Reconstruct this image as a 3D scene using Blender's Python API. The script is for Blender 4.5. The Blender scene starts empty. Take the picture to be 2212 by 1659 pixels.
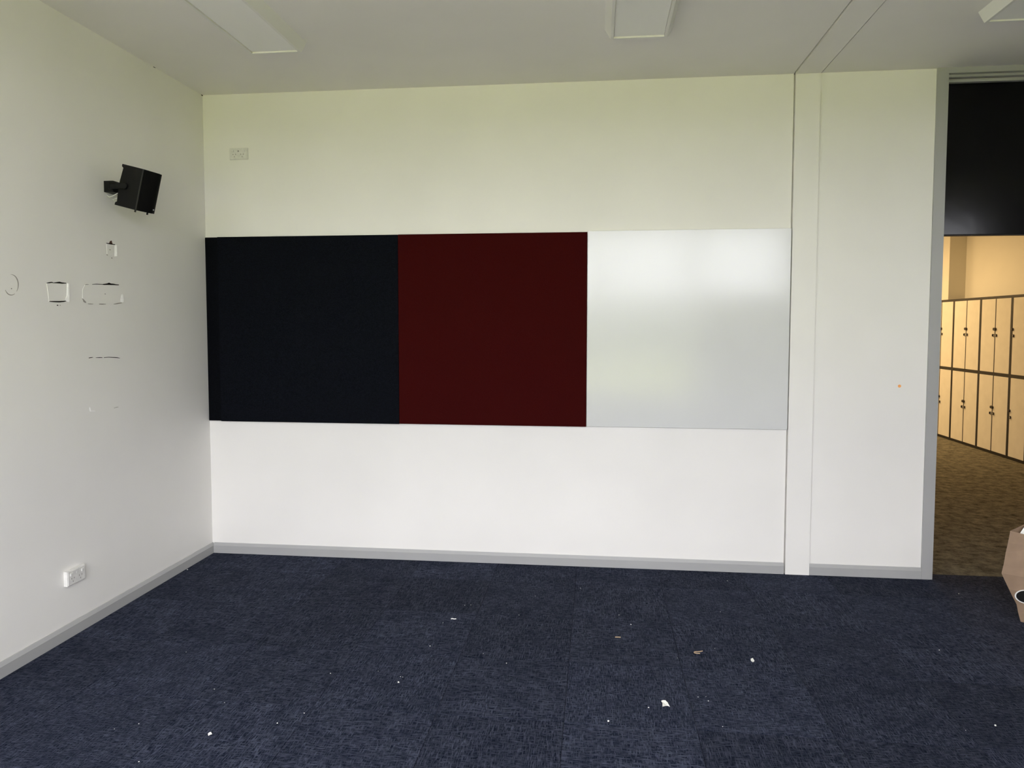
import bpy, bmesh, math, random
from mathutils import Vector, Matrix

# ------------------------------------------------------------------ camera
W, H = 2212, 1659
FPX = 1575.43
CAM = Vector((2.5463, -4.5489, 1.5193))
YAW, PITCH, ROLL = -0.1119, -0.0562, 0.0008
PPX, PPY = W / 2 + 6.74, H / 2 - 38.89
scene = bpy.context.scene
COL = scene.collection

_f = Vector((math.sin(YAW) * math.cos(PITCH), math.cos(YAW) * math.cos(PITCH), math.sin(PITCH)))
_r0 = Vector((math.cos(YAW), -math.sin(YAW), 0))
_u0 = _r0.cross(_f)
_r = math.cos(ROLL) * _r0 + math.sin(ROLL) * _u0
_u = -math.sin(ROLL) * _r0 + math.cos(ROLL) * _u0
cam_data = bpy.data.cameras.new('camera')
cam_data.sensor_width = 36
cam_data.lens = FPX / W * 36
cam_data.shift_x = -6.74 / W
cam_data.shift_y = -38.89 / W
cam_data.clip_start = 0.05
cam = bpy.data.objects.new('camera', cam_data)
COL.objects.link(cam)
cam.matrix_world = Matrix(((_r.x, _u.x, -_f.x, CAM.x), (_r.y, _u.y, -_f.y, CAM.y), (_r.z, _u.z, -_f.z, CAM.z), (0, 0, 0, 1)))
scene.camera = cam


def hit(px, py, axis, v):
    """point where the photo's pixel meets the plane axis = v (a wall, the floor)"""
    d = _f + (px - PPX) / FPX * _r - (py - PPY) / FPX * _u
    t = (v - CAM[axis]) / d[axis]
    return CAM + t * d


# ------------------------------------------------------------------ light
scene.view_settings.view_transform = 'Standard'
scene.view_settings.look = 'None'
scene.view_settings.gamma = 1
scene.view_settings.exposure = 1.47
scene.view_settings.use_curve_mapping = False
scene.cycles.use_denoising = True
scene.cycles.max_bounces = 8
scene.cycles.diffuse_bounces = 5
scene.cycles.adaptive_threshold = 0.02
scene.cycles.sample_clamp_indirect = 6

world = bpy.data.worlds.new('overcast_sky')
scene.world = world
world.use_nodes = True
bg = world.node_tree.nodes['Background']
bg.inputs[0].default_value = (0.985, 0.985, 1.045, 1)
bg.inputs[1].default_value = 4.0

# room: x 0..ROOM_X, y ROOM_Y..0, z 0..3
ROOM_X, ROOM_Y, RH = 8.5, -5.1, 3.0
WIN_Z0, WIN_Z1 = 0.60, 2.85
WINDOWS = ((0.12, 1.345, WIN_Z0), (1.345, 2.57, WIN_Z0), (2.57, 3.795, WIN_Z0), (3.795, 5.00, 1.90), (6.4, 7.3, 2.20))    # x0, x1, sill
for (xa, xb, za) in ((0.12, 3.795, WIN_Z0), (3.795, 5.00, 1.90), (6.4, 7.3, 2.20)):
    ld = bpy.data.lights.new('window_daylight_portal', 'AREA')
    ld.shape = 'RECTANGLE'; ld.size = xb - xa; ld.size_y = WIN_Z1 - za
    ld.cycles.is_portal = True
    lo = bpy.data.objects.new('window_daylight_portal', ld); COL.objects.link(lo)
    lo.location = ((xa + xb) / 2, ROOM_Y - 0.06, (za + WIN_Z1) / 2)
    lo.rotation_euler = (math.radians(90), 0, 0)      # shines towards +y


def hall_lamp(x, y, power):
    l = bpy.data.lights.new('hall_ceiling_lamp', 'AREA')
    l.shape = 'RECTANGLE'; l.size = 0.3; l.size_y = 1.2
    l.energy = power; l.color = (1.0, 0.69, 0.33)
    o = bpy.data.objects.new('hall_ceiling_lamp', l); COL.objects.link(o)
    o.location = (x, y, 2.95)


hall_lamp(5.6, 5.9, 27)
hall_lamp(5.6, 8.0, 24)


# ------------------------------------------------------------------ materials
def new_mat(name):
    m = bpy.data.materials.new(name); m.use_nodes = True
    nt = m.node_tree
    return m, nt, nt.nodes['Principled BSDF']


def N(nt, t, **kw):
    n = nt.nodes.new(t)
    for k, v in kw.items():
        setattr(n, k, v)
    return n


def mapping(nt, coord, scale):
    tc = N(nt, 'ShaderNodeTexCoord'); mp = N(nt, 'ShaderNodeMapping')
    mp.inputs['Scale'].default_value = scale
    nt.links.new(tc.outputs[coord], mp.inputs[0])
    return mp.outputs[0]


def noise(nt, vec, scale, detail=2, rough=0.5):
    n = N(nt, 'ShaderNodeTexNoise')
    n.inputs['Scale'].default_value = scale; n.inputs['Detail'].default_value = detail
    n.inputs['Roughness'].default_value = rough
    nt.links.new(vec, n.inputs['Vector'])
    return n.outputs['Fac']


def ramp(nt, fac, p0, c0, p1, c1):
    n = N(nt, 'ShaderNodeValToRGB')
    e = n.color_ramp.elements
    e[0].position = p0; e[0].color = (*c0, 1); e[1].position = p1; e[1].color = (*c1, 1)
    nt.links.new(fac, n.inputs[0])
    return n.outputs[0]


def bump(nt, b, fac, strength, dist):
    n = N(nt, 'ShaderNodeBump'); n.inputs['Strength'].default_value = strength
    n.inputs['Distance'].default_value = dist
    nt.links.new(fac, n.inputs['Height']); nt.links.new(n.outputs[0], b.inputs['Normal'])


def paint(name, col, rough=0.55, var=0.03, bumps=0.12, scale=220, spec=0.4):
    """roller-painted surface: faint tone drift and orange-peel relief"""
    m, nt, b = new_mat(name)
    v = mapping(nt, 'Object', (1, 1, 1))
    lo_, hi_ = tuple(c * (1 - var) for c in col), tuple(min(1, c * (1 + var)) for c in col)
    nt.links.new(ramp(nt, noise(nt, v, 1.3, 3), 0.3, lo_, 0.7, hi_), b.inputs['Base Color'])
    b.inputs['Roughness'].default_value = rough
    b.inputs['Specular IOR Level'].default_value = spec
    if bumps:
        bump(nt, b, noise(nt, v, scale, 2), bumps, 0.001)
    return m


def fabric(name, c0, c1, scale, spec=0.1):
    m, nt, b = new_mat(name)
    v = mapping(nt, 'Object', (1, 1, 1))
    v2 = mapping(nt, 'Object', (1, 1, 2.2))
    f1 = noise(nt, v2, scale, 3, 0.7)
    nt.links.new(ramp(nt, f1, 0.35, c0, 0.68, c1), b.inputs['Base Color'])
    b.inputs['Roughness'].default_value = 0.95
    b.inputs['Specular IOR Level'].default_value = spec
    bump(nt, b, noise(nt, v, scale * 1.3, 2), 0.4, 0.001)
    return m


def carpet_mat():
    m, nt, b = new_mat('navy_loop_carpet')
    L = nt.links
    oi = N(nt, 'ShaderNodeObjectInfo')
    tc = N(nt, 'ShaderNodeTexCoord')
    off = N(nt, 'ShaderNodeVectorMath', operation='MULTIPLY_ADD')     # shift the weave from tile to tile
    comb = N(nt, 'ShaderNodeCombineXYZ')
    mul = N(nt, 'ShaderNodeMath', operation='MULTIPLY'); mul.inputs[1].default_value = 37.0
    L.new(oi.outputs['Random'], mul.inputs[0])
    for i in range(3):
        L.new(mul.outputs[0], comb.inputs[i])
    off.inputs[1].default_value = (1, 1, 1)
    L.new(tc.outputs['Object'], off.inputs[0]); L.new(comb.outputs[0], off.inputs[2])

    def streak(scale, p0, p1):
        mp = N(nt, 'ShaderNodeMapping'); mp.inputs['Scale'].default_value = scale
        L.new(off.outputs[0], mp.inputs[0])
        f = noise(nt, mp.outputs[0], 1.0, 2, 0.6)
        mr = N(nt, 'ShaderNodeMapRange'); mr.inputs[1].default_value = p0; mr.inputs[2].default_value = p1
        L.new(f, mr.inputs[0])
        return mr.outputs[0]

    s1 = streak((30, 240, 1), 0.43, 0.70)      # long threads
    s2 = streak((200, 34, 1), 0.44, 0.71)      # cross threads
    mx = N(nt, 'ShaderNodeMath', operation='MAXIMUM'); L.new(s1, mx.inputs[0])
    m2 = N(nt, 'ShaderNodeMath', operation='MULTIPLY'); m2.inputs[1].default_value = 0.9
    L.new(s2, m2.inputs[0]); L.new(m2.outputs[0], mx.inputs[1])
    blot = streak((9, 9, 1), 0.2, 0.85)        # worn, cloudy areas
    mb = N(nt, 'ShaderNodeMath', operation='MULTIPLY'); L.new(mx.outputs[0], mb.inputs[0])
    ad = N(nt, 'ShaderNodeMath', operation='MULTIPLY_ADD'); ad.inputs[1].default_value = 0.75; ad.inputs[2].default_value = 0.45
    L.new(blot, ad.inputs[0]); L.new(ad.outputs[0], mb.inputs[1])
    rc = N(nt, 'ShaderNodeValToRGB'); e = rc.color_ramp.elements
    e[0].position = 0.0; e[0].color = (0.0048, 0.0074, 0.0185, 1)
    e[1].position = 0.85; e[1].color = (0.064, 0.073, 0.108, 1)
    L.new(mb.outputs[0], rc.inputs[0])
    tone = N(nt, 'ShaderNodeMapRange'); tone.inputs[3].default_value = 0.84; tone.inputs[4].default_value = 1.16
    L.new(oi.outputs['Random'], tone.inputs[0])
    mix = N(nt, 'ShaderNodeVectorMath', operation='SCALE')
    L.new(rc.outputs[0], mix.inputs[0]); L.new(tone.outputs[0], mix.inputs['Scale'])
    L.new(mix.outputs[0], b.inputs['Base Color'])
    b.inputs['Roughness'].default_value = 0.95
    b.inputs['Specular IOR Level'].default_value = 0.08
    bump(nt, b, mx.outputs[0], 0.6, 0.003)
    return m


def hall_carpet_mat():
    m, nt, b = new_mat('olive_hall_carpet')
    v = mapping(nt, 'Object', (1, 1.1, 1))
    f = noise(nt, v, 11, 6, 0.8)
    nt.links.new(ramp(nt, f, 0.32, (0.032, 0.031, 0.024), 0.68, (0.27, 0.240, 0.18)), b.inputs['Base Color'])
    b.inputs['Roughness'].default_value = 0.95; b.inputs['Specular IOR Level'].default_value = 0.05
    bump(nt, b, f, 0.5, 0.003)
    return m


def plain(name, col, rough=0.5, spec=0.5, metal=0.0, nscale=60, var=0.06):
    m, nt, b = new_mat(name)
    v = mapping(nt, 'Object', (1, 1, 1))
    a, c = tuple(x * (1 - var) for x in col), tuple(min(1, x * (1 + var)) for x in col)
    nt.links.new(ramp(nt, noise(nt, v, nscale, 2), 0.3, a, 0.7, c), b.inputs['Base Color'])
    b.inputs['Roughness'].default_value = rough; b.inputs['Specular IOR Level'].default_value = spec
    b.inputs['Metallic'].default_value = metal
    return m


M = {}
M['wall'] = paint('warm_white_wall_paint', (0.85, 0.835, 0.80))
M['ceiling'] = paint('flat_white_ceiling_paint', (0.85, 0.825, 0.80), rough=0.8)
M['trim'] = paint('light_grey_gloss_trim_paint', (0.40, 0.402, 0.40), rough=0.4, bumps=0.05)
M['carpet'] = carpet_mat()
M['carpet_back'] = plain('carpet_underlay', (0.01, 0.012, 0.02), 0.95, 0.05)
M['hall_carpet'] = hall_carpet_mat()
M['hall_wall'] = paint('hall_cream_paint', (0.80, 0.76, 0.68))
M['navy'] = fabric('navy_felt', (0.0008, 0.0011, 0.0021), (0.0062, 0.0078, 0.0125), 130)
M['navy_felt_shaded'] = fabric('navy_felt_shaded', (0.0005, 0.0007, 0.0012), (0.0038, 0.0048, 0.0075), 130)  # navy felt with the shade of the recessed strip put into its colour
M['red'] = fabric('maroon_felt', (0.030, 0.0012, 0.0011), (0.046, 0.0026, 0.0024), 140)
M['black'] = plain('black_speaker_plastic', (0.0035, 0.0036, 0.0033), 0.45, 0.22)
M['grille'] = plain('black_speaker_mesh', (0.0018, 0.0018, 0.0016), 0.8, 0.12, nscale=900, var=0.5)
M['silver'] = plain('silver_badge', (0.5, 0.5, 0.5), 0.5, 0.5, 0.0)
M['plastic'] = plain('white_switch_plastic', (0.74, 0.73, 0.70), 0.3, 0.5)
M['slot'] = plain('dark_socket_slot', (0.26, 0.25, 0.22), 0.6, 0.3)
M['light_housing'] = plain('white_enamel_light_housing', (0.80, 0.79, 0.76), 0.4, 0.4, nscale=3, var=0.01)
M['diffuser'] = plain('opal_light_diffuser', (0.88, 0.87, 0.86), 0.45, 0.4, nscale=3, var=0.01)
M['transom'] = None
M['locker_body'] = plain('dark_locker_frame', (0.010, 0.007, 0.006), 0.5, 0.4)
M['locker_door'] = plain('cream_locker_laminate', (0.80, 0.75, 0.66), 0.45, 0.4, nscale=8, var=0.03)
M['lock'] = plain('dark_bronze_lock', (0.02, 0.012, 0.008), 0.4, 0.5)
M['kraft'] = plain('kraft_paper', (0.30, 0.208, 0.140), 0.8, 0.2, nscale=14, var=0.10)
M['paper'] = plain('white_paper', (0.86, 0.86, 0.82), 0.7, 0.3)
M['ink'] = plain('black_print', (0.012, 0.012, 0.012), 0.7, 0.2)
M['tan'] = plain('tan_cardboard', (0.45, 0.34, 0.22), 0.7, 0.3)
M['gap'] = plain('dark_torn_plaster', (0.010, 0.008, 0.006), 0.9, 0.1, nscale=300, var=0.6)
M['scuff'] = plain('grey_paint_scuff', (0.34, 0.32, 0.29), 0.8, 0.2)
M['rust'] = plain('torn_brown_paper_face', (0.11, 0.06, 0.045), 0.9, 0.1, nscale=300, var=0.4)
M['fresh'] = plain('bare_white_paint', (0.93, 0.92, 0.90), 0.5, 0.4)
M['orange'] = plain('orange_sticker', (0.95, 0.42, 0.12), 0.5, 0.4)
M['cable'] = plain('grey_cable', (0.55, 0.55, 0.52), 0.5, 0.4)
M['hedge'] = plain('hedge_foliage', (0.055, 0.085, 0.03), 0.9, 0.1, nscale=3, var=0.5)
M['grass'] = None
M['concrete'] = plain('added_path_concrete', (0.62, 0.59, 0.55), 0.9, 0.2, nscale=4)

m, nt, b = new_mat('whiteboard_enamel')
v = mapping(nt, 'Object', (1, 1, 1))
nt.links.new(ramp(nt, noise(nt, v, 3, 2), 0.3, (0.67, 0.68, 0.675), 0.7, (0.69, 0.70, 0.695)), b.inputs['Base Color'])
b.inputs['Roughness'].default_value = 0.16
b.inputs['Specular IOR Level'].default_value = 0.62
bump(nt, b, noise(nt, v, 5, 2), 0.03, 0.01)
M['whiteboard'] = m

m, nt, b = new_mat('black_glossy_transom')
v = mapping(nt, 'Object', (1, 1, 1))
nt.links.new(ramp(nt, noise(nt, v, 30, 3), 0.3, (0.0012, 0.0012, 0.0012), 0.7, (0.002, 0.002, 0.002)), b.inputs['Base Color'])
b.inputs['Roughness'].default_value = 0.14
b.inputs['Specular IOR Level'].default_value = 0.22
bump(nt, b, noise(nt, v, 6, 2), 0.05, 0.01)
M['transom'] = m

m, nt, b = new_mat('lawn_grass')
v = mapping(nt, 'Object', (1, 1, 1))
nt.links.new(ramp(nt, noise(nt, v, 2, 4), 0.3, (0.33, 0.36, 0.09), 0.7, (0.42, 0.455, 0.125)), b.inputs['Base Color'])
b.inputs['Roughness'].default_value = 1.0; b.inputs['Specular IOR Level'].default_value = 0.0
M['grass'] = m

m, nt, b = new_mat('window_glass')
tr = N(nt, 'ShaderNodeBsdfTransparent'); gl = N(nt, 'ShaderNodeBsdfGlossy'); gl.inputs['Roughness'].default_value = 0.02
mx = N(nt, 'ShaderNodeMixShader'); mx.inputs[0].default_value = 0.06
nt.links.new(tr.outputs[0], mx.inputs[1]); nt.links.new(gl.outputs[0], mx.inputs[2])
nt.links.new(mx.outputs[0], nt.nodes['Material Output'].inputs[0])
M['glass'] = m


# ------------------------------------------------------------------ helpers
def add_box(bm, x0, x1, y0, y1, z0, z1, mat=None):
    vs = [bm.verts.new(p) for p in ((x0, y0, z0), (x1, y0, z0), (x1, y1, z0), (x0, y1, z0),
                                    (x0, y0, z1), (x1, y0, z1), (x1, y1, z1), (x0, y1, z1))]
    if mat:
        for q in vs:
            q.co = mat @ q.co
    fs = [(0, 3, 2, 1), (4, 5, 6, 7), (0, 1, 5, 4), (1, 2, 6, 5), (2, 3, 7, 6), (3, 0, 4, 7)]
    return [bm.faces.new([vs[i] for i in f]) for f in fs]


def boxes(*bs):
    bm = bmesh.new()
    for q in bs:
        add_box(bm, *q)
    return bm


def bev(bm, w, seg=2):
    bmesh.ops.bevel(bm, geom=list(bm.edges), offset=w, segments=seg, profile=0.6, affect='EDGES')
    return bm


def prism(pts, axis, a, c):
    """extrude a polygon (2-D points) along an axis from a to c"""
    bm = bmesh.new()

    def P(p, t):
        return {0: (t, p[0], p[1]), 1: (p[0], t, p[1]), 2: (p[0], p[1], t)}[axis]
    A = [bm.verts.new(P(p, a)) for p in pts]; B = [bm.verts.new(P(p, c)) for p in pts]
    n = len(pts)
    bm.faces.new(A); bm.faces.new(list(reversed(B)))
    for i in range(n):
        bm.faces.new([A[i], B[i], B[(i + 1) % n], A[(i + 1) % n]])
    bmesh.ops.recalc_face_normals(bm, faces=bm.faces)
    return bm


def tube(path, rad, seg=8, closed_ends=True):
    bm = bmesh.new(); rings = []
    path = [Vector(p) for p in path]
    for i, p in enumerate(path):
        t = (path[min(i + 1, len(path) - 1)] - path[max(i - 1, 0)]).normalized()
        a = t.orthogonal().normalized() if i == 0 else (a - t * a.dot(t)).normalized()
        c = t.cross(a)
        rings.append([bm.verts.new(p + rad * (math.cos(k * 2 * math.pi / seg) * a + math.sin(k * 2 * math.pi / seg) * c)) for k in range(seg)])
    for q, s in zip(rings, rings[1:]):
        for k in range(seg):
            bm.faces.new([q[k], q[(k + 1) % seg], s[(k + 1) % seg], s[k]])
    if closed_ends:
        bm.faces.new(rings[0]); bm.faces.new(list(reversed(rings[-1])))
    bmesh.ops.recalc_face_normals(bm, faces=bm.faces)
    return bm


def cyl(axis, c, r, h0, h1, seg=20):
    pts = [(c[0] + r * math.cos(2 * math.pi * k / seg), c[1] + r * math.sin(2 * math.pi * k / seg)) for k in range(seg)]
    return prism(pts, axis, h0, h1)


def obj(name, bm, mat, parent=None, smooth=False, origin=None):
    me = bpy.data.meshes.new(name)
    if origin is not None:
        bmesh.ops.translate(bm, verts=bm.verts, vec=-Vector(origin))
    bm.to_mesh(me); bm.free()
    if smooth:
        for p in me.polygons:
            p.use_smooth = True
        me.set_sharp_from_angle(angle=math.radians(40))
    me.materials.append(M[mat])
    o = bpy.data.objects.new(name, me); COL.objects.link(o)
    if origin is not None:
        o.location = origin
    if parent:
        o.parent = parent
        if parent.location.length > 0 and origin is None:
            pass
    return o


def empty(name, loc):
    o = bpy.data.objects.new(name, None); COL.objects.link(o); o.location = loc
    o.empty_display_size = 0.1
    return o


def tag(o, label, cat, group=None):
    o['label'] = label; o['category'] = cat
    if group:
        o['group'] = group
    return o


def struct(o, label=None, cat=None):
    o['kind'] = 'structure'
    if label:
        o['label'] = label
    if cat:
        o['category'] = cat
    return o


def local(root, bm):
    """world-space bmesh -> the root's own space"""
    bmesh.ops.translate(bm, verts=bm.verts, vec=-root.location)
    return bm


# ------------------------------------------------------------------ structure: the room
DX0, DX1 = 4.537, 5.42           # doorway
HALL_Y = 0.09                    # where the blue carpet ends
wall_left = struct(obj('wall_left', boxes((-0.12, 0, ROOM_Y, 0.12, 0, RH)), 'wall'),
                   'white painted wall with a black speaker and torn patches', 'wall')
wall_back = struct(obj('wall_back', boxes(
    (0, 3.690, 0, 0.02, 0, RH), (3.697, DX0 - 0.002, 0, 0.02, 0, RH), (0, DX0 - 0.002, 0.021, 0.12, 0, RH),
    (DX1, ROOM_X, 0, 0.12, 0, RH)), 'wall'),
    'white painted wall behind the three boards, grey skirting below', 'wall')
struct(obj('wall_right', boxes((ROOM_X, ROOM_X + 0.12, ROOM_Y, 0.0, 0, RH)), 'wall'), 'plain white side wall beyond the doorway', 'wall')
ceiling = struct(obj('ceiling', boxes((-0.12, 3.688, ROOM_Y - 0.12, 0.12, RH, RH + 0.02), (3.847, ROOM_X + 0.12, ROOM_Y - 0.12, 0.12, RH, RH + 0.02),
    (-0.12, ROOM_X + 0.12, ROOM_Y - 0.12, 0.12, RH + 0.0202, RH + 0.1)), 'ceiling'),
                 'flat white ceiling with surface mounted lights', 'ceiling')
wf = struct(obj('wall_front', boxes(
    (-0.12, ROOM_X + 0.12, ROOM_Y - 0.12, ROOM_Y, 0, WIN_Z0), (-0.12, ROOM_X + 0.12, ROOM_Y - 0.12, ROOM_Y, WIN_Z1, RH),
    (-0.12, 0.12, ROOM_Y - 0.12, ROOM_Y, WIN_Z0, WIN_Z1), (5.00, 6.4, ROOM_Y - 0.12, ROOM_Y, WIN_Z0, WIN_Z1),
    (7.3, ROOM_X + 0.12, ROOM_Y - 0.12, ROOM_Y, WIN_Z0, WIN_Z1), (3.795, 5.00, ROOM_Y - 0.12, ROOM_Y, WIN_Z0, 1.90),
    (6.4, 7.3, ROOM_Y - 0.12, ROOM_Y, WIN_Z0, 2.20)), 'wall'),
    'white window wall facing the boards', 'wall')
for i, (xa, xb, za) in enumerate(WINDOWS):
    w = struct(empty('window_%d' % (i + 1), (xa, ROOM_Y, za)), 'large window pane of the window wall', 'window')
    t = 0.035
    obj('window_frame', local(w, boxes((xa, xa + t, ROOM_Y - 0.1, ROOM_Y - 0.02, za, WIN_Z1), (xb - t, xb, ROOM_Y - 0.1, ROOM_Y - 0.02, za, WIN_Z1),
                                   (xa + t, xb - t, ROOM_Y - 0.1, ROOM_Y - 0.02, za, za + t), (xa + t, xb - t, ROOM_Y - 0.1, ROOM_Y - 0.02, WIN_Z1 - t, WIN_Z1))), 'trim', w)
    obj('pane', local(w, boxes((xa + t, xb - t, ROOM_Y - 0.075, ROOM_Y - 0.07, za + t, WIN_Z1 - t))), 'glass', w)
struct(obj('path', boxes((-60, 70, ROOM_Y - 4.2, ROOM_Y - 0.12, -0.3, -0.14)), 'concrete'), 'added unseen pale concrete path outside the windows, bouncing light to the ceiling', 'path')  # unseen strip added to bounce neutral light onto the ceiling
struct(obj('ground', boxes((-60, 70, -120, ROOM_Y - 4.2, -0.3, -0.15)), 'grass'), 'green lawn outside the windows', 'lawn')

# clipped hedge at the far side of the lawn
bm = bmesh.new()
add_box(bm, -45, 55, -31, -28.5, -0.2, 2.5)
bmesh.ops.subdivide_edges(bm, edges=[e for e in bm.edges if abs(e.verts[0].co.x - e.verts[1].co.x) > 1], cuts=90)
bmesh.ops.subdivide_edges(bm, edges=[e for e in bm.edges if abs(e.verts[0].co.z - e.verts[1].co.z) > 1], cuts=3)
hr = random.Random(5)
for q in bm.verts:
    if q.co.z > 0:
        q.co += Vector((hr.uniform(-0.3, 0.3), hr.uniform(-0.35, 0.35), hr.uniform(-0.35, 0.45)))
struct(obj('hedge', bm, 'hedge', smooth=True), 'dark green hedge across the lawn', 'hedge')

# floor: a slab, and the carpet tiles laid on it quarter-turned
floor = struct(obj('floor', boxes((-0.12, ROOM_X + 0.12, ROOM_Y - 0.12, HALL_Y, -0.1, -0.007)), 'carpet_back'),
               'navy blue carpet tile floor', 'floor')
rng = random.Random(4)
GX, GY, TS = 0.43, -0.33, 0.5
tile_cache = {}
ix0, ix1 = -1, int((ROOM_X - GX) / TS) + 1
iy0 = int((ROOM_Y - GY) / TS) - 1
for i in range(ix0, ix1):
    for j in range(iy0, 1):
        x0, x1 = max(GX + i * TS, 0), min(GX + (i + 1) * TS, ROOM_X)
        y0, y1 = max(GY + j * TS, ROOM_Y), min(GY + (j + 1) * TS, HALL_Y)
        if x1 - x0 < 0.02 or y1 - y0 < 0.02:
            continue
        turn = (i + j) % 2
        sx, sy = x1 - x0, y1 - y0
        if turn:
            sx, sy = sy, sx
        key = (round(sx, 3), round(sy, 3))
        if key not in tile_cache:
            g = 0.0006
            bm = bmesh.new()
            add_box(bm, -sx / 2 + g, sx / 2 - g, -sy / 2 + g, sy / 2 - g, -0.007, 0.0)
            top = [f for f in bm.faces if f.calc_center_median().z > -0.001][0]
            bmesh.ops.bevel(bm, geom=list(top.edges), offset=0.0012, segments=1, affect='EDGES')
            me = bpy.data.meshes.new('carpet_tile'); bm.to_mesh(me); bm.free()
            me.materials.append(M['carpet']); tile_cache[key] = me
        o = bpy.data.objects.new('carpet_tile', tile_cache[key]); COL.objects.link(o)
        o.location = ((x0 + x1) / 2, (y0 + y1) / 2, 0); o.parent = floor
        o.rotation_euler = (0, 0, (math.pi / 2 if turn else 0) + (math.pi if rng.random() < 0.5 else 0))


def skirting(name, along, a, c, label):
    prof = [(0, 0), (0.014, 0), (0.014, 0.050), (0.005, 0.068), (0, 0.068)]
    if along == 'x':      # runs along x on the back wall, profile grows to -y
        bm = prism([(-p[0], p[1]) for p in prof], 0, a, c)
    else:                 # runs along y on the left wall, profile grows to +x
        bm = prism(prof, 1, a, c)
    return struct(obj(name, bm, 'trim'), label, 'baseboard')


skirting('baseboard_left', 'y', ROOM_Y, -0.0005, 'grey skirting board along the wall with the speaker')
skirting('baseboard_back', 'x', 0.014, 3.690, 'grey skirting board below the three boards')
skirting('baseboard_back', 'x', 3.840, 4.485, 'short grey skirting board between white cover strip and doorway')
skirting('baseboard_back', 'x', DX1 + 0.052, ROOM_X, 'grey skirting board beyond the doorway')

# cover strip on the wall and over the ceiling
struct(obj('trim_1', boxes((3.697, 3.838, -0.017, -0.0002, 0, RH - 0.0062)), 'wall'), 'tall white cover strip beside the whiteboard', 'trim')
struct(obj('trim_2', boxes((3.697, 3.838, ROOM_Y, -0.0002, RH - 0.006, RH + 0.02)), 'ceiling'), 'white cover strip running across the ceiling', 'trim')

# doorway with its frame and the black panel above the opening
door = struct(empty('door_1', (DX0, 0, 0)), 'tall grey framed doorway with a glossy black panel above', 'doorway')
AR = 0.051
obj('jamb', local(door, boxes((DX0 - AR, DX0, -0.014, 0.0, 0, RH), (DX0 - 0.0015, DX0 + 0.012, -0.012, 0.13, 0, RH - 0.03))), 'trim', door)
obj('jamb', local(door, boxes((DX1, DX1 + AR, -0.014, 0.0, 0, RH), (DX1 - 0.012, DX1 + 0.0015, -0.012, 0.13, 0, RH - 0.03))), 'trim', door)
obj('head', local(door, boxes((DX0, DX1, -0.014, 0.13, 2.968, RH))), 'trim', door)
obj('stop_bead', local(door, boxes((DX0 + 0.012, DX1 - 0.012, 0.015, 0.05, 2.953, 2.967))), 'trim', door)
obj('stop_bead', local(door, boxes((DX0 + 0.012, DX1 - 0.012, 0.042, 0.10, 2.932, 2.950))), 'trim', door)
tp = obj('transom_panel', local(door, bev(boxes((DX0 + 0.012, DX1 - 0.012, 0.07, 0.095, 2.055, 2.935)), 0.002, 1)), 'transom', door)
tp['label'] = 'glossy black panel filling the top of the doorway'
obj('transom_rail', local(door, boxes((DX0 + 0.012, DX1 - 0.012, 0.066, 0.099, 2.048, 2.0545))), 'locker_body', door)

# ------------------------------------------------------------------ structure: the hall beyond
HX = 7.65
struct(obj('floor_hall', boxes((3.8, HX, HALL_Y, 9.0, -0.1, 0.0)), 'hall_carpet'), 'mottled olive brown carpet in the hall', 'floor')
struct(obj('wall_hall_right', boxes((HX, HX + 0.12, 0.12, 9.0, 0, RH)), 'hall_wall'), 'warm lit cream wall above the lockers', 'wall')
struct(obj('wall_hall_left', boxes((3.68, 3.8, 0.12, 9.0, 0, RH)), 'hall_wall'), 'cream hall wall opposite the lockers', 'wall')
struct(obj('wall_hall_end', boxes((3.68, HX + 0.12, 9.0, 9.12, 0, RH)), 'hall_wall'), 'cream wall at the far end of the hall', 'wall')
struct(obj('ceiling_hall', boxes((3.68, HX + 0.12, 0.12, 9.12, RH, RH + 0.1)), 'ceiling'), 'white ceiling of the hall', 'ceiling')
struct(obj('trim_3', boxes((7.43, HX, 6.32, 6.95, 0, RH)), 'hall_wall'), 'cream pier standing out from the hall wall behind the lockers', 'pier')

# ------------------------------------------------------------------ boards
ZB0, ZB1 = 0.886, 2.088


def board(name, x0, x1, z0, z1, th, mat, label, cat, bevel=0.003):
    """face with soft edges on a thin backing; origin at the bottom corner"""
    root = empty(name, (x0, 0, z0)); tag(root, label, cat)
    obj('face', local(root, bev(boxes((x0, x1, -th, -0.005, z0, z1)), bevel, 2)), mat, root)
    obj('backing', local(root, boxes((x0 + 0.004, x1 - 0.004, -0.005, -0.0003, z0 + 0.004, z1 - 0.004))), 'locker_body' if mat != 'whiteboard' else 'silver', root)
    return root


board('pinboard_strip', 0.0008, 0.087, ZB0 + 0.001, ZB1 - 0.001, 0.012, 'navy_felt_shaded', 'narrow navy felt strip, coloured darker for its recess shade, between the wall corner and the navy pinboard', 'pinboard')
board('pinboard', 0.0885, 1.2905, ZB0 - 0.001, ZB1, 0.020, 'navy', 'wide square navy felt pinboard left of the red one', 'pinboard')
board('pinboard', 1.292, 2.482, ZB0 + 0.001, ZB1 + 0.001, 0.021, 'red', 'square dark red felt pinboard between navy board and whiteboard', 'pinboard')
wb = board('whiteboard', 2.484, 3.691, ZB0 + 0.003, ZB1 + 0.007, 0.016, 'whiteboard', 'square glossy whiteboard beside the red pinboard', 'whiteboard', 0.0015)


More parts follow.
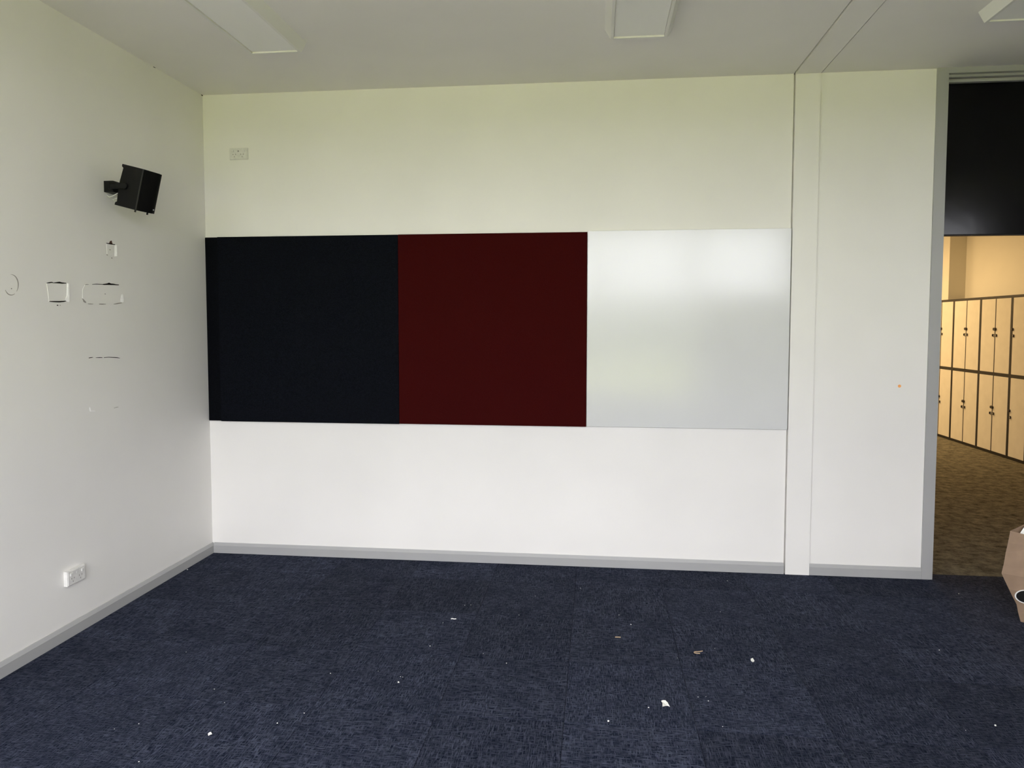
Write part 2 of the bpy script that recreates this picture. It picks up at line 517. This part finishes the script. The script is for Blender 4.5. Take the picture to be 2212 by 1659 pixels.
# ------------------------------------------------------------------ ceiling lights
def ceiling_light(cx, y1, length, label):
    y0 = y1 - length; z = RH
    root = empty('ceiling_light', (cx, y1, RH))
    tag(root, label, 'ceiling light', 'ceiling lights')
    hb, hl, t, lip = 0.168, 0.139, 0.05, 0.014
    # housing: sloping long sides, straight ends, a narrow lip framing the diffuser
    prof = [(cx - hb, z), (cx - hl, z - t), (cx - hl + lip, z - t), (cx - hl + lip, z - t + 0.012), (cx - hl + lip - 0.006, z - t + 0.012), (cx - hb + 0.02, z)]
    bm = prism(prof, 1, y0, y1)
    bm2 = prism([(2 * cx - p[0], p[1]) for p in prof], 1, y0, y1)
    me = bpy.data.meshes.new('tmp'); bm2.to_mesh(me); bm.from_mesh(me); bm2.free(); bpy.data.meshes.remove(me)
    for (ya, yb) in ((y0, y0 + lip), (y1 - lip, y1)):
        add_box(bm, cx - hl + lip, cx + hl - lip, ya, yb, z - t, z - 0.001)
    # thin step moulding along the far end
    add_box(bm, cx - hl + 0.004, cx + hl - 0.004, y1, y1 + 0.008, z - t + 0.010, z - 0.001)
    obj('housing', local(root, bm), 'light_housing', root)
    obj('diffuser', local(root, bev(boxes((cx - hl + lip + 0.0005, cx + hl - lip - 0.0005, y0 + lip + 0.0005, y1 - lip - 0.0005, z - t + 0.007, z - t + 0.0115)), 0.002, 1)), 'diffuser', root)
    return root


ceiling_light(0.850, -0.775, 1.25, 'white surface mounted ceiling light, left, near the speaker wall')
ceiling_light(2.742, -0.770, 1.25, 'white surface mounted ceiling light, middle, above the red board')
ceiling_light(4.498, -0.780, 1.25, 'white surface mounted ceiling light in front of the doorway')


# ------------------------------------------------------------------ speaker
def make_speaker():
    d, w, h, t, a = 0.1418, 0.1273, 0.2123, 0.2550, 0.0925
    Fv = Vector((math.cos(a) * math.cos(t), -math.sin(a) * math.cos(t), -math.sin(t)))
    Sv = Vector((-math.sin(a), -math.cos(a), 0))
    Yv = -Sv; Uv = Fv.cross(Yv)
    c = Vector((0.1676, -0.945, 2.2224))
    root = empty('wall_speaker', c)
    root.matrix_world = Matrix(((Fv.x, Yv.x, Uv.x, c.x), (Fv.y, Yv.y, Uv.y, c.y), (Fv.z, Yv.z, Uv.z, c.z), (0, 0, 0, 1)))
    tag(root, 'small black speaker tilted down on a wall bracket', 'speaker')
    hd, hw, hh = d / 2, w / 2, h / 2
    # cabinet: side profile (x,z) with lips at the back, extruded across the width
    prof = [(-hd, hh), (-hd, hh - 0.012), (-hd + 0.010, hh - 0.019), (-hd + 0.004, 0.02), (-hd + 0.004, -0.02), (-hd + 0.010, -hh + 0.019),
            (-hd, -hh + 0.012), (-hd, -hh), (hd - 0.012, -hh), (hd - 0.012, hh)]
    bm = prism(prof, 1, -hw, hw)
    # the upright front edges are well rounded
    bmesh.ops.bevel(bm, geom=[e for e in bm.edges if min(e.verts[0].co.x, e.verts[1].co.x) > hd - 0.013 and abs(e.verts[0].co.z - e.verts[1].co.z) > 0.1],
                    offset=0.010, segments=5, profile=0.5, affect='EDGES')
    obj('cabinet', bm, 'black', root, smooth=True)
    # grille: bowed outwards
    n = 18; outl = []; gw = hw - 0.004
    for k in range(n + 1):
        yy = -gw + 2 * gw * k / n; sk = abs(yy / gw)
        outl.append((hd - 0.002 + 0.022 * (1 - sk ** 2.0), yy))
    outl += [(hd - 0.0125, gw), (hd - 0.0125, -gw)]
    obj('grille', prism(outl, 2, -hh + 0.002, hh - 0.002), 'grille', root, smooth=True)
    # bumper nubs under the front, badge on the grille
    for xx, yy in ((hd - 0.022, -hw + 0.008), (hd - 0.010, hw - 0.045)):
        obj('foot', cyl(2, (xx, yy), 0.0045, -hh - 0.011, -hh + 0.001, 12), 'black', root)
    s = 0.3
    bm = bmesh.new()
    add_box(bm, hd + 0.0135, hd + 0.0185, 0.019, 0.028, -hh + 0.019, -hh + 0.025)
    obj('badge', bm, 'silver', root)
    # knob clamping the bracket on the near side
    k = obj('clamp_knob', bev(cyl(1, (-0.030, 0.0), 0.018, -hw - 0.012, -hw + 0.001, 18), 0.002, 1), 'black', root, smooth=True)
    k = obj('clamp_knob', bev(cyl(1, (-0.030, 0.0), 0.018, hw - 0.001, hw + 0.012, 18), 0.002, 1), 'black', root, smooth=True)
    # bracket in world axes: wall foot, stem and a yoke reaching both knobs
    inv = root.matrix_world.inverted()
    piv = root.matrix_world @ Vector((-0.030, 0, 0))
    bm = bmesh.new()
    zc = piv.z + 0.004
    add_box(bm, 0.0003, 0.052, -0.985, -0.905, zc - 0.028, zc + 0.029)
    add_box(bm, 0.046, 0.056, -0.945 - hw - 0.012, -0.945 + hw + 0.016, zc - 0.018, zc + 0.018)
    for sgn in (-1, 1):
        yy = -0.945 + sgn * (hw + 0.0065)
        add_box(bm, 0.046, piv.x + 0.004, yy - 0.004, yy + 0.004, zc - 0.018, zc + 0.005)
    for q in bm.verts:
        q.co = inv @ q.co
    obj('bracket', bm, 'black', root)
    # loose loop of cable under the bracket
    pts = [(0.001, -0.965, zc - 0.04), (0.022, -0.972, zc - 0.052), (0.045, -0.975, zc - 0.046), (0.066, -0.968, zc - 0.032), (0.085, -0.955, zc - 0.038),
           (0.062, -0.970, zc - 0.058), (0.040, -0.975, zc - 0.066), (0.055, -0.972, zc - 0.078), (0.085, -0.955, zc - 0.082)]
    bm = tube([inv @ Vector(p) for p in pts], 0.0032, 8)
    obj('cable', bm, 'cable', root, smooth=True)
    return root


make_speaker()


# ------------------------------------------------------------------ power outlets
def outlet(origin, to_world, label, low):
    """local: u along the wall, v up, n out of the wall"""
    root = empty('power_outlet', origin); tag(root, label, 'power outlet')
    wd, ht = (0.062, 0.037)

    def bxs(name, u0, u1, v0, v1, n0, n1, mat, bv=0.0, parent=root):
        bm = boxes((u0, u1, n0, n1, v0, v1))
        if bv:
            bev(bm, bv, 2)
        for q in bm.verts:
            q.co = to_world @ q.co
        bmesh.ops.recalc_face_normals(bm, faces=bm.faces)
        return obj(name, bm, mat, parent)
    th = 0.020 if low else 0.010
    bxs('mounting_block', -wd, wd, -ht, ht, 0.0003, th, 'plastic', 0.003)
    bxs('cover_plate', -wd + 0.004, wd - 0.004, -ht + 0.004, ht - 0.004, th, th + 0.003, 'plastic', 0.0012)
    for s in (-1, 1):
        bxs('rocker_switch', s * 0.038 - 0.008, s * 0.038 + 0.008, 0.010, 0.024, th + 0.003, th + 0.0075, 'plastic', 0.0015)
        for (du, dv) in ((-0.010, -0.004), (0.008, -0.004), (-0.001, -0.019)):
            bxs('pin_slot', s * 0.026 + du - 0.0018, s * 0.026 + du + 0.0018, dv - 0.0035, dv + 0.0035, th + 0.0026, th + 0.0033, 'slot')
    bxs('screw_cap', -0.004, 0.004, 0.012, 0.020, th + 0.0028, th + 0.004, 'slot' if not low else 'plastic', 0.001)
    return root


# back wall, high up: u = +x, n = -y
outlet((0.242, 0, 2.619), Matrix(((1, 0, 0), (0, -1, 0), (0, 0, 1))).to_4x4(), 'white power outlet high on the wall above the navy pinboard', False)
# left wall, low: u = +y, n = +x
outlet((0, -1.302, 0.293), Matrix(((0, 1, 0), (1, 0, 0), (0, 0, 1))).to_4x4(), 'white double power outlet low on the wall above the skirting', True)


# ------------------------------------------------------------------ scars on the left wall (parts of the wall)
def wall_poly(name, px, mat, th=0.0012, x0=0.0002):
    pts = [hit(x, y, 0, 0.0) for x, y in px]
    bm = prism([(p.y, p.z) for p in pts], 0, x0, x0 + th)
    return obj(name, bm, mat, wall_left)


def chip(px, rise=0.010):
    """raised flake of paint, lifting towards the far end"""
    P = [hit(x, y, 0, 0.0) for x, y in px]; ys = [q.y for q in P]; y0_, y1_ = min(ys), max(ys)
    bm = bmesh.new()
    A = [bm.verts.new((0.0003, q.y, q.z)) for q in P]
    B = [bm.verts.new((0.0012 + rise * (q.y - y0_) / (y1_ - y0_), q.y, q.z)) for q in P]
    bm.faces.new(A); bm.faces.new(list(reversed(B)))
    for i in range(len(P)):
        bm.faces.new([A[i], B[i], B[(i + 1) % len(P)], A[(i + 1) % len(P)]])
    bmesh.ops.recalc_face_normals(bm, faces=bm.faces)
    return obj('paint_edge', bm, 'fresh', wall_left)


def crop(cx, cy):            # coordinates read off an enlarged crop of the photograph
    return (cx / 4.147, 500 + cy / 4.1475)


def scar(name, pts, mat, th=0.0012, x0=0.0002):
    """pts: (crop x, crop y, half height): a ragged stroke"""
    up = [crop(x, y - hgt) for x, y, hgt in pts]; dn = [crop(x, y + hgt) for x, y, hgt in reversed(pts)]
    return wall_poly(name, up + dn, mat, th, x0)


# square patch
wall_poly('bare_patch', [crop(*q) for q in ((417, 464), (600, 466), (604, 622), (438, 628))], 'wall', 0.0016)
scar('torn_gap', [(414, 462, 2), (440, 459, 5), (462, 456, 4), (475, 461, 2), (505, 459, 5), (530, 458, 8), (552, 462, 6), (590, 463, 3)], 'gap', 0.002, 0.0003)
scar('torn_gap', [(440, 626, 3), (480, 628, 5), (530, 629, 6), (570, 626, 5), (602, 621, 2)], 'gap', 0.002, 0.0003)
chip([crop(*q) for q in ((598, 466), (609, 466), (613, 632), (600, 632), (577, 616), (596, 575))], 0.005)
scar('screw_hole', [(508, 661, 2), (514, 661, 5), (520, 662, 3)], 'gap')
scar('screw_hole', [(534, 662, 2), (538, 661, 4), (541, 662, 2)], 'scuff')
# long patch
wall_poly('bare_patch', [crop(*q) for q in ((760, 478), (1060, 480), (1090, 500), (1093, 629), (1020, 650), (780, 648), (738, 615), (738, 520))], 'wall', 0.0016)
scar('torn_gap', [(755, 477, 1), (775, 475, 3), (792, 475, 1)], 'scuff', 0.002, 0.0003)
scar('torn_gap', [(825, 474, 1), (860, 472, 2.5), (915, 474, 2), (930, 475, 5), (960, 472, 7), (975, 469, 10), (990, 473, 7), (1012, 474, 6), (1035, 477, 4), (1062, 478, 3)], 'gap', 0.002, 0.0003)
wall_poly('torn_gap', [crop(*q) for q in ((733, 600), (742, 604), (770, 634), (764, 640), (748, 632))], 'scuff', 0.002, 0.0003)
scar('torn_gap', [(785, 647, 2), (810, 649, 3), (832, 649, 1.5)], 'scuff', 0.002, 0.0003)
scar('torn_gap', [(888, 650, 3), (915, 651, 4), (945, 650, 2)], 'scuff', 0.002, 0.0003)
scar('torn_gap', [(1018, 650, 2), (1050, 646, 4), (1090, 639, 3)], 'scuff', 0.002, 0.0003)
chip([crop(*q) for q in ((1086, 565), (1094, 565), (1100, 632), (1085, 638), (1072, 625))], 0.005)
scar('screw_hole', [(934, 559, 2), (938, 560, 4), (942, 561, 2)], 'scuff', 0.0012, 0.0022)
# small patch below the speaker
wall_poly('bare_patch', [crop(*q) for q in ((952, 112), (1024, 122), (1022, 222), (958, 212))], 'wall', 0.0016)
scar('torn_gap', [(950, 104, 2), (985, 111, 4), (1028, 119, 3)], 'gap', 0.002, 0.0003)
wall_poly('torn_paper', [crop(*q) for q in ((976, 106), (985, 86), (998, 82), (1000, 96), (1006, 112))], 'rust', 0.002)
chip([crop(*q) for q in ((1026, 122), (1037, 122), (1040, 222), (1022, 224))], 0.005)
scar('screw_hole', [(976, 163, 2), (981, 164, 4), (985, 165, 2)], 'scuff', 0.0012, 0.0022)
scar('screw_hole', [(995, 237, 2), (1001, 238, 5), (1006, 239, 2)], 'scuff')
scar('torn_gap', [(953, 205, 2), (958, 210, 4), (964, 212, 2)], 'scuff', 0.002, 0.0003)
# cut line, corner mark, faint mark
scar('cut_line', [(795, 1133, 3), (815, 1130, 3), (832, 1128, 1.5)], 'gap')
scar('cut_line', [(858, 1131, 1.5), (890, 1130, 3), (916, 1130, 2)], 'gap')
scar('cut_line', [(930, 1130, 2), (970, 1127, 2.5), (1020, 1129, 3), (1050, 1131, 3), (1072, 1134, 1.5)], 'gap')
chip([crop(*q) for q in ((799, 1575), (806, 1575), (812, 1604), (845, 1607), (845, 1613), (806, 1613))], 0.005)
scar('scuff_mark', [(1020, 1583, 1), (1045, 1574, 2), (1060, 1572, 1)], 'scuff')
# oval ring left by a round fitting
ring_c, ra, rb = (100, 478), 62, 92
for (a0, a1) in ((95, -40), (-60, -150)):
    o_, i_ = [], []
    for k in range(13):
        an = math.radians(a0 + (a1 - a0) * k / 12); th_ = 3.2 * math.sin(math.pi * (k + 0.4) / 12.8) + 0.6
        o_.append(crop(ring_c[0] + (ra + th_) * math.cos(an), ring_c[1] - (rb + th_) * math.sin(an)))
        i_.append(crop(ring_c[0] + (ra - th_) * math.cos(an), ring_c[1] - (rb - th_) * math.sin(an)))
    wall_poly('ring_mark', o_ + list(reversed(i_)), 'scuff')
scar('screw_hole', [(92, 470, 2), (96, 471, 5), (100, 470, 2)], 'fresh')
scar('screw_hole', [(97, 512, 2), (102, 512, 6), (106, 512, 2)], 'scuff')
# dark gaps at the top of the wall
for (px, py, r_) in ((333.5, 145, 3.0), (437, 206, 2.8)):
    wall_poly('corner_gap', [(px - r_, py - 1.2), (px - 0.5, py - 2.0), (px + r_, py + 0.8), (px + r_ - 1, py + 2.0), (px - 1, py + 1.0)], 'gap', 0.002)

# orange dot by the doorway
p = hit(1943, 834, 1, 0)
tag(obj('sticker', cyl(1, (0, 0), 0.009, -0.0012, -0.0002, 20), 'orange', origin=None), 'tiny round orange sticker on the wall beside the doorway', 'sticker').location = (p.x, 0, p.z)


# ------------------------------------------------------------------ lockers in the hall
def make_locker(y0, label, lock_edges):
    """two columns by two tiers; lock_edges: side (+1 high y, -1 low y) of the lock for the low-y and high-y column"""
    wdt = 0.678
    root = empty('locker_unit', (7.2, y0, 0))
    tag(root, label, 'locker', 'row of cream lockers in the hall')
    fx = 0.014
    half = 0.022
    body = boxes((fx, 0.45, 0, wdt, 0, 1.862))
    # carcass edges standing between the doors
    add_box(body, 0.002, fx, 0, half, 0, 1.862); add_box(body, 0.002, fx, wdt - half, wdt, 0, 1.862)
    add_box(body, 0.002, fx, half, wdt - half, 0, 0.030); add_box(body, 0.002, fx, half, wdt - half, 1.834, 1.862)
    add_box(body, 0.002, fx, half, wdt - half, 0.928, 0.962)
    obj('body', body, 'locker_body', root)
    mid = wdt / 2
    add_box_mid = boxes((0.0002, fx, mid - 0.0085, mid + 0.0085, 0.030, 0.928), (0.0002, fx, mid - 0.0085, mid + 0.0085, 0.962, 1.834))
    obj('stile', add_box_mid, 'locker_body', root)
    cols = ((half + 0.002, mid - 0.009), (mid + 0.009, wdt - half - 0.002))
    for ci, (ya, yb) in enumerate(cols):
        for (za, zb, zl) in ((0.034, 0.925, 0.553), (0.965, 1.831, 1.475)):
            dr = obj('door', bev(boxes((0.0, fx - 0.0005, ya, yb, za, zb)), 0.0015, 1), 'locker_door', root)
            s = lock_edges[ci]
            ye = yb if s > 0 else ya
            yk = ye - s * 0.003
            obj('lock_knob', bev(cyl(0, (yk, zl), 0.017, -0.016, 0.001, 16), 0.002, 1), 'lock', dr, smooth=True)
            # staple shaped latch
            yc = ye - s * 0.022
            bm = boxes((-0.012, 0.001, yc - 0.012, yc + 0.012, zl - 0.064, zl - 0.058), (-0.012, 0.001, yc - 0.012, yc + 0.012, zl - 0.088, zl - 0.082),
                       (-0.012, 0.001, yc - s * 0.012 - 0.003, yc - s * 0.012 + 0.003, zl - 0.082, zl - 0.064))
            obj('latch', bm, 'lock', dr)
    return root


make_locker(5.640, 'cream locker unit with dark frame farthest down the hall, beside the door jamb', (1, -1))
make_locker(4.961, 'cream locker unit, second from the door jamb', (1, -1))
make_locker(4.282, 'cream locker unit, third from the door jamb', (1, -1))
make_locker(3.603, 'cream locker unit nearest the room, cut off by the photo edge', (1, 1))


# ------------------------------------------------------------------ paper bag
def bag_section(z):
    """half widths and depths of the bulging bag at height z: (gusset fold, panel corner, depth)"""
    ks = [(0.0, 0.125, 0.030, 0.075), (0.092, 0.148, 0.040, 0.085), (0.17, 0.188, 0.060, 0.090), (0.25, 0.224, 0.080, 0.088), (0.36, 0.208, 0.078, 0.075), (0.468, 0.192, 0.074, 0.055)]
    for q, s in zip(ks, ks[1:]):
        if z <= s[0]:
            t = (z - q[0]) / (s[0] - q[0]); return tuple(q[i] + (s[i] - q[i]) * t for i in (1, 2, 3))
    return ks[-1][1:]


def make_bag():
    cx, cy = 4.840, -0.62
    root = empty('paper_bag', (cx, cy, 0)); root.rotation_euler = (0, 0, 0)
    tag(root, 'brown kraft paper bag standing on the carpet, cut off by the photo edge', 'bag')
    bm = bmesh.new(); rings = []
    rnd = random.Random(8)
    zs = [0.002, 0.05, 0.092, 0.13, 0.17, 0.21, 0.25, 0.30, 0.36, 0.41, 0.468]
    for z in zs:
        g, pc, dp = bag_section(z)
        j = lambda: rnd.uniform(-0.003, 0.003)
        ring = []
        shape = [(-g, 0), (-pc, -dp), (-pc * 0.33, -dp * 1.04), (pc * 0.33, -dp * 1.04), (pc, -dp), (g, 0), (pc, dp), (pc * 0.33, dp), (-pc * 0.33, dp), (-pc, dp)]
        for k, (x, y) in enumerate(shape):
            zz = z
            if z > 0.46:
                zz += 0.030 if k in (7, 8) else (0.038 if k in (6, 9) else (-0.012 if k in (1, 2, 3, 4) else 0.002))     # back panel stands higher
                zz += rnd.uniform(-0.004, 0.004)
            ring.append(bm.verts.new((x + (j() if k else 0), y + j(), zz)))
        rings.append(ring)
    for q, s in zip(rings, rings[1:]):
        for k in range(10):
            bm.faces.new([q[k], q[(k + 1) % 10], s[(k + 1) % 10], s[k]])
    bm.faces.new(list(reversed(rings[0])))
    bmesh.ops.recalc_face_normals(bm, faces=bm.faces)
    o = obj('body', bm, 'kraft', root)
    md = o.modifiers.new('thickness', 'SOLIDIFY'); md.thickness = 0.0012; md.offset = -1
    # printed ring emblem on the front panel
    ec = hit(2219, 1291, 1, cy - 0.05)
    ex, ez = ec.x - cx, ec.z

    def disc(name, r0, r1, mat, off):
        bm = bmesh.new(); A, B = [], []
        for k in range(28):
            an = 2 * math.pi * k / 28
            for rr, lst in ((r0, A), (r1, B)):
                x = ex + rr * math.cos(an); z = ez + rr * math.sin(an)
                g, pc, dp = bag_section(z)
                yy = -dp * 1.04 if abs(x) < pc else -dp * (g - abs(x)) / (g - pc)
                lst.append(bm.verts.new((x, yy - 0.0045 - off, z)))
        for k in range(28):
            bm.faces.new([A[k], A[(k + 1) % 28], B[(k + 1) % 28], B[k]])
        bmesh.ops.recalc_face_normals(bm, faces=bm.faces)
        e = obj(name, bm, mat, root)
        e.modifiers.new('thickness', 'SOLIDIFY').thickness = 0.0006
        return e
    disc('printed_emblem', 0.001, 0.034, 'ink', 0.0)['label'] = 'black disc printed on the bag'
    disc('printed_emblem', 0.034, 0.039, 'paper', 0.0)['label'] = 'white ring around the black disc'
    # crumpled white paper inside
    bm = bmesh.new(); n = 16; rows = 7
    g = [[None] * (n + 1) for _ in range(rows + 1)]
    for i in range(rows + 1):
        for k in range(n + 1):
            x = -0.150 + 0.31 * k / n; y = (-0.040 + 0.080 * i / rows) * max(0.05, 1 - abs(x) / 0.17)
            edge = min(k, n - k) / n
            z = 0.42 + 0.10 * math.sin(math.pi * i / rows) * min(1, edge * 5 + 0.25) + rnd.uniform(-0.012, 0.012)
            g[i][k] = bm.verts.new((x, y, z))
    for i in range(rows):
        for k in range(n):
            bm.faces.new([g[i][k], g[i][k + 1], g[i + 1][k + 1], g[i + 1][k]])
    t = obj('tissue_paper', bm, 'paper')
    t.location = (cx, cy, 0)
    t.modifiers.new('thickness', 'SOLIDIFY').thickness = 0.001
    tag(t, 'crumpled white paper sticking out of the brown paper bag', 'paper')


make_bag()


# ------------------------------------------------------------------ litter on the carpet
def scrap(px, label, mat='paper', curl=0.006, name='paper_scrap', cat='paper scrap'):
    """torn piece of paper: outline given in pixels, laid on the carpet with its rim curling up"""
    P = [hit(x, y, 2, 0.0) for x, y in px]
    c = sum(P, Vector()) / len(P)
    bm = bmesh.new(); n = len(P)
    cv = bm.verts.new((0, 0, 0.002)); cu = bm.verts.new((0, 0, 0.0008))
    A = [bm.verts.new((q.x - c.x, q.y - c.y, 0.0022 + curl * ((k * 7) % 5) / 5)) for k, q in enumerate(P)]
    B = [bm.verts.new((v_.co.x, v_.co.y, v_.co.z - 0.0014)) for v_ in A]
    for k in range(n):
        bm.faces.new([cv, A[k], A[(k + 1) % n]]); bm.faces.new([cu, B[(k + 1) % n], B[k]])
        bm.faces.new([A[k], B[k], B[(k + 1) % n], A[(k + 1) % n]])
    bmesh.ops.recalc_face_normals(bm, faces=bm.faces)
    o = obj(name, bm, mat); o.location = (c.x, c.y, 0)
    return tag(o, label, cat)


scrap([(1428, 1515), (1432, 1514.5), (1437, 1516), (1443, 1520), (1444, 1524), (1447, 1527), (1442, 1526.5), (1437, 1528), (1431, 1527.5), (1431, 1521)],
      'larger white torn paper scrap lying on the navy carpet')
scrap([(1621.5, 1424), (1626, 1423), (1629.5, 1429), (1629, 1430), (1626, 1432), (1622, 1428)], 'smaller white torn paper scrap on the navy carpet', curl=0.004)
scrap([(449, 1586), (452, 1584), (456, 1584), (458, 1587), (454, 1589), (450, 1590)], 'tiny curled white paper scrap on the carpet near the speaker wall', curl=0.004)


def floor_path(px, rad, name, mat, label, cat):
    P = [hit(x, y, 2, rad) for x, y in px]; c = P[0].copy(); c.z = 0
    bm = tube([q - c + Vector((0, 0, 0.0006 + 0.001 * (k % 2))) for k, q in enumerate(P)], rad, 8)
    o = obj(name, bm, mat, smooth=True); o.location = c
    return tag(o, label, cat)


floor_path([(1517.5, 1406.5), (1513, 1407.8), (1506, 1408), (1501, 1408.3), (1499.3, 1409.4), (1500.5, 1411), (1506, 1411.6), (1512, 1412.2)], 0.0022, 'bent_wire', 'tan',
           'bent tan wire clip lying on the navy carpet', 'clip')
floor_path([(1329, 1376.4), (1332, 1376.9), (1336, 1376.5), (1340.5, 1377.2)], 0.0024, 'splinter', 'tan', 'short tan splinter lying on the navy carpet', 'splinter')
floor_path([(974, 1337), (977, 1336.8), (981, 1337.3), (985.5, 1337.3)], 0.0024, 'splinter', 'paper', 'short white splinter lying on the navy carpet', 'splinter')

crumbs = [(405, 1231), (402, 1409), (463, 1489), (485, 1518), (300, 1564), (714, 1455), (657, 1541), (599, 1563), (929, 1396), (817, 1450), (861, 1475), (300, 1646),
          (247, 1575), (1254, 1271), (1156, 1288), (1571, 1255), (2071, 1283), (1556, 1322), (1337, 1329), (1363, 1350), (1544, 1401), (1463, 1422), (2029, 1405),
          (2150, 1568), (2086, 1578), (1314, 1559), (1508, 1506), (1525, 1505), (1530, 1515), (1401, 1529), (1561, 1570), (987, 1212.6), (1004, 1308), (1017, 1307), (957, 1346),
          (1094, 1433), (1044, 1412), (865, 1462), (870, 1463), (1121, 1329)]
big = {(405, 1231): 1.5, (2150, 1568): 1.3, (1314, 1559): 1.3, (861, 1475): 1.4, (1363, 1350): 1.1}
rnd = random.Random(3)
crumb_mesh = []
for k in range(3):
    bm = bmesh.new(); bmesh.ops.create_icosphere(bm, subdivisions=1, radius=0.0034)
    for q in bm.verts:
        q.co *= rnd.uniform(0.6, 1.25); q.co.z *= 0.6
    zmin = min(q.co.z for q in bm.verts)
    bmesh.ops.translate(bm, verts=bm.verts, vec=(0, 0, -zmin))
    me = bpy.data.meshes.new('lint_crumb'); bm.to_mesh(me); bm.free(); me.materials.append(M['paper']); crumb_mesh.append(me)
for k, (x, y) in enumerate(crumbs):
    p = hit(x, y, 2, 0.0)
    o = bpy.data.objects.new('lint_crumb', crumb_mesh[k % 3]); COL.objects.link(o)
    o.location = (p.x, p.y, 0.0); o.rotation_euler = (0, 0, rnd.uniform(0, 6.28))
    s = big.get((x, y), rnd.uniform(0.45, 0.85)); o.scale = (s, s, s)
    tag(o, 'tiny white crumb of lint on the navy carpet', 'crumb', 'white lint crumbs scattered over the carpet')
